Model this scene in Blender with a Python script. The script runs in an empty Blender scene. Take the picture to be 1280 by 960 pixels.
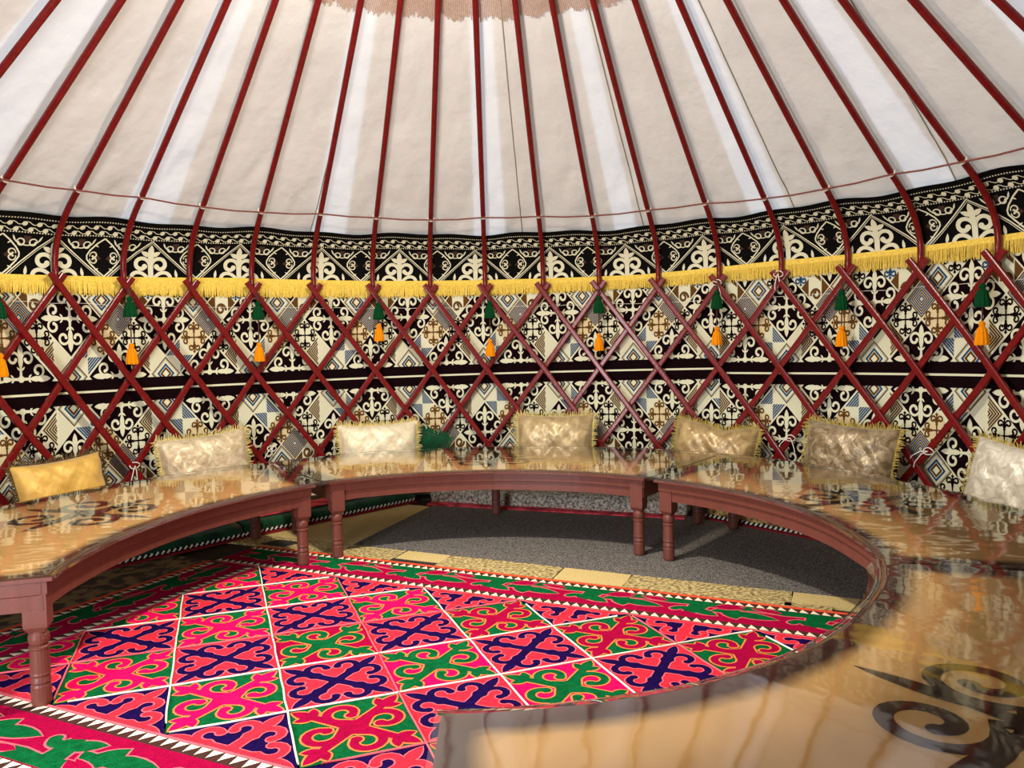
import bpy, math, random
import numpy as np
from mathutils import Vector, Matrix

# ------------------------------------------------------------------ camera, sky, lamp, exposure
SC = bpy.context.scene
COL = SC.collection
RNG = random.Random(7)


def link(o):
    COL.objects.link(o)
    return o


CAM = (0.258, -2.756, 1.09)
YAW, PITCH, ROLL = -0.0452, -0.0479, -0.0168
cam_d = bpy.data.cameras.new('camera')
cam = link(bpy.data.objects.new('camera', cam_d))
fw = Vector((math.sin(YAW) * math.cos(PITCH), math.cos(YAW) * math.cos(PITCH), math.sin(PITCH)))
rt = Vector((math.cos(YAW), -math.sin(YAW), 0))
up = rt.cross(fw)
r2 = rt * math.cos(ROLL) + up * math.sin(ROLL)
u2 = -rt * math.sin(ROLL) + up * math.cos(ROLL)
cam.matrix_world = Matrix(((r2.x, u2.x, -fw.x, CAM[0]), (r2.y, u2.y, -fw.y, CAM[1]), (r2.z, u2.z, -fw.z, CAM[2]), (0, 0, 0, 1)))
cam_d.sensor_width = 36
cam_d.lens = 974.6 * 36 / 1280
cam_d.clip_start = 0.02
SC.camera = cam

world = bpy.data.worlds.new('sky')
SC.world = world
world.use_nodes = True
bgn = world.node_tree.nodes['Background']
bgn.inputs[0].default_value = (0.78, 0.88, 1.0, 1)
bgn.inputs[1].default_value = 1.5


def lamp(name, kind, loc, watts, color, size=0.1, rot=(0, 0, 0)):
    d = bpy.data.lights.new(name, kind)
    d.energy = watts
    d.color = color
    if kind == 'AREA':
        d.shape = 'DISK'
        d.size = size
    else:
        d.shadow_soft_size = size
    o = link(bpy.data.objects.new(name, d))
    o.location = loc
    o.rotation_euler = rot
    return o


WARM = (1.0, 0.92, 0.77)
lamp('hanging_lamp_light', 'AREA', (-0.36, 0.24, 2.62), 74, WARM, 0.16)
lamp('hanging_bulb_light', 'POINT', (-0.36, 0.24, 2.58), 60, WARM, 0.09)
# daylight that comes in through the open door, behind the viewer to the left
door_light = lamp('doorway_daylight', 'AREA', (-1.60, -2.50, 0.95), 120, (0.92, 0.95, 1.0), 0.8, (math.radians(90), 0, math.radians(-32.6)))
door_light.data.shape = 'RECTANGLE'
door_light.data.size = 0.75
door_light.data.size_y = 1.5

SC.view_settings.view_transform = 'Standard'
SC.view_settings.look = 'None'
SC.view_settings.gamma = 1
SC.view_settings.use_curve_mapping = False
SC.view_settings.exposure = 0.0
try:
    SC.cycles.use_denoising = True
    SC.cycles.max_bounces = 8
    SC.cycles.diffuse_bounces = 3
    SC.cycles.transparent_max_bounces = 12
except Exception:
    pass

# ------------------------------------------------------------------ materials
MATS = {}


def lin(c):
    return tuple((x / 12.92 if x <= .04045 else ((x + .055) / 1.055) ** 2.4) for x in (v / 255 for v in c))


def mat(name, rgb, rough=.8, var=.12, vscale=60, bump=.0, bscale=200, sheen=0, coat=0, metal=0, spec=.3, wood=False, crush=None):
    """plain surface: base colour with a little grain and relief"""
    if name in MATS:
        return MATS[name]
    m = bpy.data.materials.new(name)
    m.use_nodes = True
    nt = m.node_tree
    N = nt.nodes
    b = N['Principled BSDF']
    c = lin(rgb)
    tc = N.new('ShaderNodeTexCoord')
    nz = N.new('ShaderNodeTexNoise')
    nz.inputs['Scale'].default_value = vscale
    nz.inputs['Detail'].default_value = 4
    if wood:
        mp = N.new('ShaderNodeMapping')
        mp.inputs['Scale'].default_value = (1, 1, .12)
        nt.links.new(tc.outputs['Object'], mp.inputs[0])
        nt.links.new(mp.outputs[0], nz.inputs['Vector'])
    else:
        nt.links.new(tc.outputs['Object'], nz.inputs['Vector'])
    rp = N.new('ShaderNodeValToRGB')
    rp.color_ramp.elements[0].position = .3
    rp.color_ramp.elements[1].position = .7
    rp.color_ramp.elements[0].color = (*[x * (1 - var) for x in c], 1)
    rp.color_ramp.elements[1].color = (*[min(1, x * (1 + var)) for x in c], 1)
    nt.links.new(nz.outputs['Fac'], rp.inputs[0])
    nt.links.new(rp.outputs[0], b.inputs['Base Color'])
    b.inputs['Roughness'].default_value = rough
    b.inputs['Metallic'].default_value = metal
    b.inputs['Specular IOR Level'].default_value = spec
    b.inputs['Sheen Weight'].default_value = sheen
    b.inputs['Coat Weight'].default_value = coat
    if bump:
        n2 = N.new('ShaderNodeTexNoise')
        n2.inputs['Scale'].default_value = bscale
        n2.inputs['Detail'].default_value = 3
        nt.links.new(tc.outputs['Object'], n2.inputs['Vector'])
        bp = N.new('ShaderNodeBump')
        bp.inputs['Strength'].default_value = bump
        bp.inputs['Distance'].default_value = .01
        nt.links.new(n2.outputs['Fac'], bp.inputs['Height'])
        nt.links.new(bp.outputs[0], b.inputs['Normal'])
    MATS[name] = m
    return m


def canvas_mat():
    m = bpy.data.materials.new('roof_canvas')
    m.use_nodes = True
    nt = m.node_tree
    N = nt.nodes
    N.remove(N['Principled BSDF'])
    tc = N.new('ShaderNodeTexCoord')
    nz = N.new('ShaderNodeTexNoise')
    nz.inputs['Scale'].default_value = 2.2
    nz.inputs['Detail'].default_value = 5
    nt.links.new(tc.outputs['Object'], nz.inputs['Vector'])
    rp = N.new('ShaderNodeValToRGB')
    rp.color_ramp.elements[0].color = (*lin((224, 219, 210)), 1)
    rp.color_ramp.elements[1].color = (*lin((240, 236, 228)), 1)
    nt.links.new(nz.outputs['Fac'], rp.inputs[0])
    bn = N.new('ShaderNodeTexNoise')
    bn.inputs['Scale'].default_value = 3.2
    bn.inputs['Detail'].default_value = 6
    nt.links.new(tc.outputs['Object'], bn.inputs['Vector'])
    bp = N.new('ShaderNodeBump')
    bp.inputs['Strength'].default_value = .5
    bp.inputs['Distance'].default_value = .07
    nt.links.new(bn.outputs['Fac'], bp.inputs['Height'])
    d = N.new('ShaderNodeBsdfDiffuse')
    t = N.new('ShaderNodeBsdfTranslucent')
    t.inputs[0].default_value = (.86, .90, .93, 1)
    mx = N.new('ShaderNodeMixShader')
    mx.inputs[0].default_value = .30
    nt.links.new(rp.outputs[0], d.inputs[0])
    nt.links.new(bp.outputs[0], d.inputs['Normal'])
    nt.links.new(d.outputs[0], mx.inputs[1])
    nt.links.new(t.outputs[0], mx.inputs[2])
    nt.links.new(mx.outputs[0], N['Material Output'].inputs[0])
    return m


def felt_mat():
    m = bpy.data.materials.new('roof_felt')
    m.use_nodes = True
    nt = m.node_tree
    N = nt.nodes
    N.remove(N['Principled BSDF'])
    d = N.new('ShaderNodeBsdfDiffuse')
    d.inputs[0].default_value = (.68, .65, .60, 1)
    t = N.new('ShaderNodeBsdfTranslucent')
    t.inputs[0].default_value = (.82, .77, .70, 1)
    mx = N.new('ShaderNodeMixShader')
    mx.inputs[0].default_value = .42
    nt.links.new(d.outputs[0], mx.inputs[1])
    nt.links.new(t.outputs[0], mx.inputs[2])
    nt.links.new(mx.outputs[0], N['Material Output'].inputs[0])
    return m


def film_mat():
    """clear plastic sheet: straight-through with a rippled glossy skin"""
    m = bpy.data.materials.new('clear_plastic')
    m.use_nodes = True
    nt = m.node_tree
    N = nt.nodes
    N.remove(N['Principled BSDF'])
    tc = N.new('ShaderNodeTexCoord')
    n1 = N.new('ShaderNodeTexNoise')
    n1.inputs['Scale'].default_value = 7
    n1.inputs['Detail'].default_value = 3
    n2 = N.new('ShaderNodeTexNoise')
    n2.inputs['Scale'].default_value = 45
    n2.inputs['Detail'].default_value = 2
    ad = N.new('ShaderNodeMath')
    ad.operation = 'MULTIPLY_ADD'
    ad.inputs[1].default_value = .05
    for n in (n1, n2):
        nt.links.new(tc.outputs['Object'], n.inputs['Vector'])
    nt.links.new(n2.outputs['Fac'], ad.inputs[0])
    nt.links.new(n1.outputs['Fac'], ad.inputs[2])
    bp = N.new('ShaderNodeBump')
    bp.inputs['Strength'].default_value = .30
    bp.inputs['Distance'].default_value = .0015
    nt.links.new(ad.outputs[0], bp.inputs['Height'])
    fr = N.new('ShaderNodeFresnel')
    fr.inputs['IOR'].default_value = 1.5
    tr = N.new('ShaderNodeBsdfTransparent')
    tr.inputs[0].default_value = (.95, .94, .92, 1)
    gl = N.new('ShaderNodeBsdfGlossy')
    gl.inputs['Roughness'].default_value = .05
    nt.links.new(bp.outputs[0], gl.inputs['Normal'])
    mx = N.new('ShaderNodeMixShader')
    # two surfaces: 1 - (1 - F)^2
    inv = N.new('ShaderNodeMath')
    inv.operation = 'SUBTRACT'
    inv.inputs[0].default_value = 1
    sq = N.new('ShaderNodeMath')
    sq.operation = 'POWER'
    sq.inputs[1].default_value = 2
    re_ = N.new('ShaderNodeMath')
    re_.operation = 'SUBTRACT'
    re_.inputs[0].default_value = 1
    nt.links.new(fr.outputs[0], inv.inputs[1])
    nt.links.new(inv.outputs[0], sq.inputs[0])
    nt.links.new(sq.outputs[0], re_.inputs[1])
    nt.links.new(re_.outputs[0], mx.inputs[0])
    nt.links.new(tr.outputs[0], mx.inputs[1])
    nt.links.new(gl.outputs[0], mx.inputs[2])
    nt.links.new(mx.outputs[0], N['Material Output'].inputs[0])
    return m


def tabletop_mat():
    """gold lacquer with a dark sprayed rim (the rim follows the stored distance to the edge)"""
    m = bpy.data.materials.new('gold_lacquer')
    m.use_nodes = True
    nt = m.node_tree
    N = nt.nodes
    b = N['Principled BSDF']
    at = N.new('ShaderNodeAttribute')
    at.attribute_name = 'rim'
    tc = N.new('ShaderNodeTexCoord')
    nz = N.new('ShaderNodeTexNoise')
    nz.inputs['Scale'].default_value = 9
    nt.links.new(tc.outputs['Object'], nz.inputs['Vector'])
    ad = N.new('ShaderNodeMath')
    ad.operation = 'MULTIPLY_ADD'
    ad.inputs[1].default_value = .03
    nt.links.new(nz.outputs['Fac'], ad.inputs[0])
    nt.links.new(at.outputs['Fac'], ad.inputs[2])
    rp = N.new('ShaderNodeValToRGB')
    e = rp.color_ramp.elements
    e[0].position = .07
    e[0].color = (*lin((74, 42, 38)), 1)
    e[1].position = .118
    e[1].color = (*lin((242, 201, 136)), 1)
    nt.links.new(ad.outputs[0], rp.inputs[0])
    nt.links.new(rp.outputs[0], b.inputs['Base Color'])
    b.inputs['Roughness'].default_value = .45
    return m


def speck_mat(name, a, c, scale=260, bump=.6, pos=(.42, .58)):
    m = bpy.data.materials.new(name)
    m.use_nodes = True
    nt = m.node_tree
    N = nt.nodes
    b = N['Principled BSDF']
    tc = N.new('ShaderNodeTexCoord')
    nz = N.new('ShaderNodeTexNoise')
    nz.inputs['Scale'].default_value = scale
    nz.inputs['Detail'].default_value = 2
    nt.links.new(tc.outputs['Object'], nz.inputs['Vector'])
    rp = N.new('ShaderNodeValToRGB')
    rp.color_ramp.elements[0].position, rp.color_ramp.elements[1].position = pos
    rp.color_ramp.elements[0].color = (*lin(a), 1)
    rp.color_ramp.elements[1].color = (*lin(c), 1)
    nt.links.new(nz.outputs['Fac'], rp.inputs[0])
    nt.links.new(rp.outputs[0], b.inputs['Base Color'])
    b.inputs['Roughness'].default_value = .95
    bp = N.new('ShaderNodeBump')
    bp.inputs['Strength'].default_value = bump
    bp.inputs['Distance'].default_value = .006
    nt.links.new(nz.outputs['Fac'], bp.inputs['Height'])
    nt.links.new(bp.outputs[0], b.inputs['Normal'])
    return m


def satin_mat(name, a, c, rough=.38, scale=5):
    """cushion satin: two tones of a woven damask, crinkled"""
    m = bpy.data.materials.new(name)
    m.use_nodes = True
    nt = m.node_tree
    N = nt.nodes
    b = N['Principled BSDF']
    tc = N.new('ShaderNodeTexCoord')
    nz = N.new('ShaderNodeTexNoise')
    nz.inputs['Scale'].default_value = scale * 3
    nz.inputs['Detail'].default_value = 5
    nz.inputs['Distortion'].default_value = 1.6
    nt.links.new(tc.outputs['Object'], nz.inputs['Vector'])
    rp = N.new('ShaderNodeValToRGB')
    rp.color_ramp.elements[0].position = .38
    rp.color_ramp.elements[1].position = .62
    rp.color_ramp.elements[0].color = (*lin(a), 1)
    rp.color_ramp.elements[1].color = (*lin(c), 1)
    nt.links.new(nz.outputs['Fac'], rp.inputs[0])
    nt.links.new(rp.outputs[0], b.inputs['Base Color'])
    b.inputs['Roughness'].default_value = rough
    b.inputs['Metallic'].default_value = .12
    b.inputs['Sheen Weight'].default_value = .3
    n2 = N.new('ShaderNodeTexNoise')
    n2.inputs['Scale'].default_value = scale * 2.4
    n2.inputs['Detail'].default_value = 5
    n2.inputs['Distortion'].default_value = .8
    nt.links.new(tc.outputs['Object'], n2.inputs['Vector'])
    bp = N.new('ShaderNodeBump')
    bp.inputs['Strength'].default_value = .45
    bp.inputs['Distance'].default_value = .02
    nt.links.new(n2.outputs['Fac'], bp.inputs['Height'])
    nt.links.new(bp.outputs[0], b.inputs['Normal'])
    return m


RED = mat('red_painted_wood', (112, 18, 20), .24, .18, 30, .08, 60, spec=.32)
TABLEWOOD = mat('brown_red_wood', (104, 57, 48), .42, .09, 40, .05, 90, wood=True)
CREAM = mat('cream_weave', (224, 221, 190), .9, .05, 300, .3, 700)
INK = mat('maroon_black_weave', (20, 6, 9), .95, .15, 300, .2, 700, spec=.05)
BLACK = mat('black_velvet_weave', (15, 14, 13), .95, .2, 300, .2, 700, spec=.05)
DIMBROWN = mat('dim_brown_weave', (62, 40, 32), .9, .2, 200)
BROWN = mat('brown_weave', (92, 58, 16), .9, .1, 300)
BLUE = mat('blue_weave', (24, 66, 106), .9, .1, 300)
TAN = mat('tan_weave', (218, 198, 152), .9, .06, 300)
WHITE = mat('white_cord', (238, 230, 214), .8, .05, 200)
YELLOW = mat('yellow_fringe', (244, 204, 84), .75, .2, 90, sheen=.3)
GREEN_T = mat('green_thread', (4, 66, 32), .8, .3, 150, .5, 300, spec=.1)
ORANGE_T = mat('orange_thread', (252, 146, 8), .8, .15, 150, .5, 300, spec=.1)
DARKCORD = mat('brown_cord', (84, 52, 40), .8, .2, 100)
ROPE = mat('braided_rope', (124, 70, 62), .8, .45, 160)
FELT_RED = mat('red_felt', (216, 46, 64), 1, .14, 45, .5, 160, spec=.02)
FELT_PINK = mat('pink_felt', (222, 14, 90), 1, .13, 45, .5, 160, spec=.02)
FELT_CRIM = mat('crimson_felt', (158, 8, 58), 1, .14, 45, .5, 160, spec=.02)
FELT_GREEN = mat('green_felt', (10, 92, 48), 1, .25, 45, .5, 160, spec=.02)
FELT_NAVY = mat('navy_felt', (26, 10, 66), 1, .25, 45, .5, 160, spec=.02)
FELT_ORANGE = mat('orange_cord', (232, 128, 62), .9, .1, 45)
FELT_CORAL = mat('coral_cord', (236, 96, 110), .9, .1, 45)
FELT_WHITE = mat('cream_felt', (244, 222, 196), .95, .08, 45)
FELT_BROWN = mat('dark_brown_felt', (64, 30, 24), .95, .2, 45)
FELT_EDGE = mat('orange_red_felt', (226, 78, 40), .95, .12, 45)
PAINT = mat('dark_brown_paint', (66, 40, 34), .4, .15, 40)
FILM = film_mat()
GOLD = tabletop_mat()

# ------------------------------------------------------------------ mesh helpers


def setp(o, label=None, cat=None, group=None, kind=None):
    if label:
        o['label'] = label
    if cat:
        o['category'] = cat
    if group:
        o['group'] = group
    if kind:
        o['kind'] = kind
    return o


def empty(name, loc=(0, 0, 0), rz=0, **k):
    o = link(bpy.data.objects.new(name, None))
    o.location = loc
    o.rotation_euler = (0, 0, rz)
    o.empty_display_size = .1
    return setp(o, **k)


class MB:
    """collects vertices, faces and a material slot per face; build() links one mesh object"""

    def __init__(s):
        s.v, s.f, s.m = [], [], []

    def add(s, v, f, m=0):
        n = len(s.v)
        s.v += [tuple(p) for p in v]
        s.f += [tuple(n + i for i in q) for q in f]
        s.m += [m] * len(f)

    def mesh(s, name, mats, smooth=False):
        me = bpy.data.meshes.new(name)
        me.from_pydata(s.v, [], s.f)
        for x in (mats if isinstance(mats, (list, tuple)) else [mats]):
            me.materials.append(x)
        me.polygons.foreach_set('material_index', s.m)
        if smooth:
            me.polygons.foreach_set('use_smooth', [True] * len(s.f))
        me.update()
        return me

    def build(s, name, mats, parent=None, smooth=False, **k):
        o = link(bpy.data.objects.new(name, s.mesh(name, mats, smooth)))
        if parent is not None:
            o.parent = parent
        return setp(o, **k)

    def grid(s, P, m=0, close_u=False, close_v=False):
        """P[u][v] points"""
        nu, nv = len(P), len(P[0])
        f = []
        for a in range(nu if close_u else nu - 1):
            for b in range(nv if close_v else nv - 1):
                a2, b2 = (a + 1) % nu, (b + 1) % nv
                f.append((a * nv + b, a2 * nv + b, a2 * nv + b2, a * nv + b2))
        s.add([p for row in P for p in row], f, m)

    def tube(s, pts, r, n=8, m=0, cap=True, profile=None):
        pts = [Vector(p) for p in pts]
        rows = []
        prev = None
        for i, p in enumerate(pts):
            t = (pts[min(i + 1, len(pts) - 1)] - pts[max(i - 1, 0)]).normalized()
            if prev is None:
                a = Vector((0, 0, 1)) if abs(t.z) < .9 else Vector((1, 0, 0))
                x = t.cross(a).normalized()
            else:
                x = (prev - t * prev.dot(t)).normalized()
            prev = x
            y = t.cross(x)
            rr = r[i] if isinstance(r, (list, tuple)) else r
            rows.append([p + (x * math.cos(k * 2 * math.pi / n) + y * math.sin(k * 2 * math.pi / n)) * rr for k in range(n)])
        base = len(s.v)
        s.grid(rows, m, close_v=True)
        if cap:
            s.f.append(tuple(base + k for k in range(n))[::-1])
            s.f.append(tuple(base + (len(pts) - 1) * n + k for k in range(n)))
            s.m += [m, m]

    def lathe(s, prof, n=16, m=0, c=(0, 0, 0), ripple=0, rn=0):
        rows = []
        for r, z in prof:
            row = []
            for k in range(n):
                a = 2 * math.pi * k / n
                q = r * (1 + (ripple * (1 if k % 2 else -1) if r > .004 else 0))
                row.append((c[0] + q * math.cos(a), c[1] + q * math.sin(a), c[2] + z))
            rows.append(row)
        base = len(s.v)
        s.grid(rows, m, close_v=True)
        s.f.append(tuple(base + k for k in range(n)))
        s.f.append(tuple(base + (len(prof) - 1) * n + k for k in range(n))[::-1])
        s.m += [m, m]

    def box(s, x0, x1, y0, y1, z0, z1, m=0, M=None):
        v = [(x, y, z) for x in (x0, x1) for y in (y0, y1) for z in (z0, z1)]
        if M is not None:
            v = [tuple(M @ Vector(p)) for p in v]
        s.add(v, [(0, 1, 3, 2), (4, 6, 7, 5), (0, 4, 5, 1), (2, 3, 7, 6), (0, 2, 6, 4), (1, 5, 7, 3)], m)


def cyl(th, r, z):
    a = math.radians(th)
    return (r * math.sin(a), r * math.cos(a), z)


def interp(x, tab):
    xs = [t[0] for t in tab]
    ys = [t[1] for t in tab]
    return float(np.interp(x, xs, ys))


# ------------------------------------------------------------------ flat ornament helpers (2-D)


class Flat:
    """2-D ornament: faces with a material slot and a height layer"""

    def __init__(s):
        s.F = []            # (points, slot, layer)
        s.k = 0

    def eps(s):
        s.k += 1
        return .012 * (s.k % 9)

    def poly(s, pts, m, l):
        s.F.append(([tuple(p) for p in pts], m, l + s.eps()))

    def stroke(s, pts, w, m, l, cap=False):
        n = len(pts)
        l += s.eps()
        L, Rr = [], []
        for i, p in enumerate(pts):
            a, b = pts[max(0, i - 1)], pts[min(n - 1, i + 1)]
            dx, dy = b[0] - a[0], b[1] - a[1]
            d = math.hypot(dx, dy) or 1
            ww = (w[0] + (w[1] - w[0]) * i / (n - 1)) if isinstance(w, tuple) else w
            nx, ny = -dy / d * ww / 2, dx / d * ww / 2
            L.append((p[0] + nx, p[1] + ny))
            Rr.append((p[0] - nx, p[1] - ny))
        for i in range(n - 1):
            s.F.append(([Rr[i], Rr[i + 1], L[i + 1], L[i]], m, l))
        if cap:
            ww = w[1] if isinstance(w, tuple) else w
            s.disc(pts[-1], ww * .62 if cap is True else cap, m, l + .15)

    def disc(s, c, r, m, l, n=10, sy=1):
        s.F.append(([(c[0] + r * math.cos(2 * math.pi * k / n), c[1] + sy * r * math.sin(2 * math.pi * k / n)) for k in range(n)], m, l))

    def horn(s, x, y, ang, length, turn, side, w, m, l, n=13, pw=1.4, cap=True):
        pts = [(x, y)]
        a0 = math.radians(ang)
        for i in range(n):
            t = (i + .5) / n
            a = a0 + side * math.radians(turn) * t ** pw
            st = length / n * (1.25 - .5 * t)
            x += st * math.cos(a)
            y += st * math.sin(a)
            pts.append((x, y))
        s.stroke(pts, w, m, l, cap)
        return pts

    def scroll(s, cx, cy, r0, r1, a0, a1, w, m, l, start=None, n=16, cap=True):
        """a volute round (cx, cy): angle a0 -> a1 in degrees, radius r0 -> r1"""
        pts = [start] if start else []
        for i in range(n + 1):
            t = i / n
            a = math.radians(a0 + (a1 - a0) * t)
            r = r0 + (r1 - r0) * t
            pts.append((cx + r * math.cos(a), cy + r * math.sin(a)))
        s.stroke(pts, w, m, l, cap)

    def leaf(s, x, y, ang, length, wid, m, l, n=5):
        a = math.radians(ang)
        ca, sa = math.cos(a), math.sin(a)
        up_, dn = [], []
        for i in range(n + 1):
            t = i / n
            h = wid / 2 * math.sin(math.pi * t ** .8) ** .8 if 0 < t < 1 else 0
            px, py = x + ca * length * t, y + sa * length * t
            up_.append((px - sa * h, py + ca * h))
            dn.append((px + sa * h, py - ca * h))
        s.poly(dn + up_[-2:0:-1], m, l)

    def patch(s, pts4, m, l, n=4):
        """a four-cornered field cut in n x n"""
        A, B, C_, D = [np.array(p, float) for p in pts4]
        g = [[A * (1 - u) * (1 - v) + B * u * (1 - v) + C_ * u * v + D * (1 - u) * v for u in np.linspace(0, 1, n + 1)] for v in np.linspace(0, 1, n + 1)]
        for i in range(n):
            for j in range(n):
                s.F.append(([tuple(g[i][j]), tuple(g[i][j + 1]), tuple(g[i + 1][j + 1]), tuple(g[i + 1][j])], m, l))

    def rot(s, k=4):
        base = list(s.F)
        for q in range(1, k):
            a = 2 * math.pi * q / k
            c, n = math.cos(a), math.sin(a)
            for p, m, l in base:
                s.F.append(([(x * c - y * n, x * n + y * c) for x, y in p], m, l + .11 * q))
        return s

    def xf(s, fn):
        o = Flat()
        o.F = [([fn(*p) for p in P], m, l) for P, m, l in s.F]
        return o

    def remap(s, d):
        o = Flat()
        o.F = [(P, d.get(m, m), l) for P, m, l in s.F]
        return o

    def clip(s, a, b, c):
        """keep a*x+b*y>=c"""
        o = Flat()
        for P, m, l in s.F:
            dd = [a * x + b * y - c for x, y in P]
            if min(dd) >= 0:
                o.F.append((P, m, l))
                continue
            if max(dd) <= 1e-9:
                continue
            q = []
            for i in range(len(P)):
                j = (i + 1) % len(P)
                if dd[i] >= 0:
                    q.append(P[i])
                if (dd[i] >= 0) != (dd[j] >= 0):
                    t = dd[i] / (dd[i] - dd[j])
                    q.append((P[i][0] + t * (P[j][0] - P[i][0]), P[i][1] + t * (P[j][1] - P[i][1])))
            if len(q) >= 3:
                o.F.append((q, m, l))
        return o

    def to(s, mb, fn):
        """fn(x, y, layer) -> 3-D point"""
        for P, m, l in s.F:
            mb.add([fn(x, y, l) for x, y in P], [tuple(range(len(P)))], m)


# ------------------------------------------------------------------ measured layout of the lattice
TH = [-57.63, -50.28, -42.64, -35.02, -27.06, -19.15, -11.25, -3.6, 4.54, 12.33, 20.42, 28.53, 36.47, 44.5, 52.7, 60.76]
ZT, DZ = 1.489, .559          # top crossing, drop over one whole step


def theta(i):
    if i < 0:
        return TH[0] + i * 7.75
    if i > 15:
        return TH[15] + (i - 15) * 8.0
    return float(np.interp(i, range(16), TH))


# ================================================================== SETTING: floor, wall, roof
fl = MB()
fl.lathe([(3.2, -.06), (3.2, -.014)], 64)
fl.build('floor', mat('floor_felt', (44, 34, 28), .95, .3, 30), kind='structure')

wl = MB()
wl.grid([[cyl(t, 3.12, z) for z in (-.02, .5, 1.0, 1.5, 1.86)] for t in np.linspace(-138.4, 204.4, 100)])
wl.grid([[cyl(t, 3.12, z) for z in (1.70, 1.86)] for t in np.linspace(204.4, 221.6, 6)])
wl.build('wall_round', mat('wall_canvas', (196, 186, 168), .9, .1, 10), kind='structure', smooth=True)

jb = MB()
for t in (204.4, 221.6):
    jb.tube([cyl(t, 3.10, -.01), cyl(t, 3.10, 1.72)], .035, 6)
jb.tube([cyl(204.4, 3.10, 1.70), cyl(221.6, 3.10, 1.70)], .035, 6)
jb.build('trim_1', RED, kind='structure')
gd = MB()
gd.lathe([(30, -.09), (30, -.065)], 48)
gd.build('ground', mat('dusty_ground', (150, 136, 112), .95, .2, 3), kind='structure')

POLE_R = .0175
APEX = (.6, 3.558)


def roof_z(r):
    return 1.987 + (2.718 - r) * (APEX[1] - 1.987) / (2.718 - APEX[0])


def hash_noise(x, y, seed=0):
    return (math.sin(x * 1.7 + seed) * math.cos(y * 2.3 - seed * 1.3) + .5 * math.sin(x * 3.9 + y * 3.1 + seed * 2.1) + .3 * math.sin(7.3 * x - 5.7 * y + seed)) / 1.8


def canvas_pt(t, r, off=0.):
    t = (t + 180) % 360 - 180
    z = roof_z(r) + .052 + off
    # slight sag between the poles and creases that die out towards the crown
    bay = math.sin(math.radians(t) * 45 / 2) ** 2
    z += .012 * bay * (r / 3)
    cr = max(0, (r - 1.2) / 1.8)
    q = .014 * cr * hash_noise(t * .35, r * 4, 1) + .016 * cr ** 2 * hash_noise(t * .8, r * 8, 5)
    # sharp creases across the cloth, mostly low down
    g = abs(math.sin(t * .21 + r * 5.5 + 1.4 * math.sin(t * .13 + r * 2))) + abs(math.sin(t * .33 - r * 4.3 + 1.1 * math.sin(t * .09)))
    q += .016 * cr ** 1.5 * (1 - g)
    z += q if q > 0 else q * .35
    return cyl(t, r, z)


cv = MB()
rs = [.62, .8, 1.0, 1.2] + [1.3 + .03 * i for i in range(59)] + [3.06, 3.13]
cv.grid([[canvas_pt(t, r) for r in rs] for t in np.arange(0, 360, .5)], close_u=True)
ceiling = cv.build('ceiling', canvas_mat(), kind='structure', smooth=True)
# outer felts: gaps between them let daylight shine through the canvas
GAPS = [(-74, -66), (-50.8, -45.4), (-27.5, -23.0), (-4.9, -.4), (15.2, 18.2), (33.4, 38.6), (53.4, 57.8), (74, 79)]
FELT = felt_mat()
edges = [-99] + [x for g in GAPS for x in g] + [100]
for k in range(0, len(edges), 2):
    a, b = edges[k], edges[k + 1]
    fp = MB()
    ts = np.arange(round(2 * a), round(2 * b) + 1) / 2
    fp.grid([[canvas_pt(t, r, .010) for r in rs[:-1]] for t in ts])
    fp.build('felt_panel', FELT, ceiling, smooth=True)
fp = MB()
fp.grid([[canvas_pt(t, r, .010) for r in rs[:-1]] for t in np.arange(99, 261.1, .5)])
fp.build('felt_panel', FELT, ceiling, smooth=True)
cap = MB()
cap.lathe([(.66, roof_z(.6) + .1), (.4, 3.78), (.05, 3.84)], 24)
cap.build('crown_cover', FELT, ceiling)
SEAM = mat('seam_thread', (150, 138, 118), .9)
for (t0, t1, off) in ((1.35, 1.9, 0), (62.2, 57.9, 0), (-25.6, -27.7, 0), (18.6, 19.0, 0), (38.8, 39.2, 0)):
    sm = MB()
    sm.tube([canvas_pt(t0 + (t1 - t0) * (r - 1.2) / 1.75, r, -.004) for r in np.linspace(1.2, 2.95, 36)], .0035, 5)
    sm.build('seam', SEAM, ceiling, smooth=True)

# ================================================================== lattice
lattice = empty('lattice_wall', (0, 0, 0), label='dark red crossed wooden lattice standing all around inside the patterned wall', cat='lattice')


def slat(i, sgn, rad):
    mb = MB()
    n = 26
    zs = np.linspace(ZT + .062, .05, n)
    rows = []
    jit = RNG.uniform(-.003, .003)
    w, h = .0185, .010
    prof = [(-1, -1), (-1, .45), (-.86, .8), (-.55, .95), (.55, .95), (.86, .8), (1, .45), (1, -1)]
    for z in zs:
        q = i + sgn * (ZT - z) / DZ
        t = theta(q)
        dt = (theta(q + .02) - theta(q - .02)) / .04
        tx, tz = sgn * math.radians(dt) * 3.0 / DZ, -1.0
        L = math.hypot(tx, tz)
        tx, tz = tx / L, tz / L
        # across direction in the wall surface
        ax, az = -tz, tx
        a = math.radians(t)
        rr = rad + jit + .004 * math.sin(z * 5 + i)
        c = Vector(cyl(t, rr, z))
        ex = Vector((math.cos(a), -math.sin(a), 0))
        inn = Vector((-math.sin(a), -math.cos(a), 0))
        rows.append([c + (ex * ax + Vector((0, 0, az))) * (p * w) + inn * (d * h) for p, d in prof])
    mb.grid(rows, close_v=True)
    k = len(prof)
    mb.f += [tuple(range(k)), tuple((n - 1) * k + j for j in range(k))[::-1]]
    mb.m += [0, 0]
    return mb


for i in range(-8, 24):
    slat(i, 1, 2.970).build('slat', RED, lattice)
    slat(i, -1, 2.993).build('slat', RED, lattice)

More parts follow.
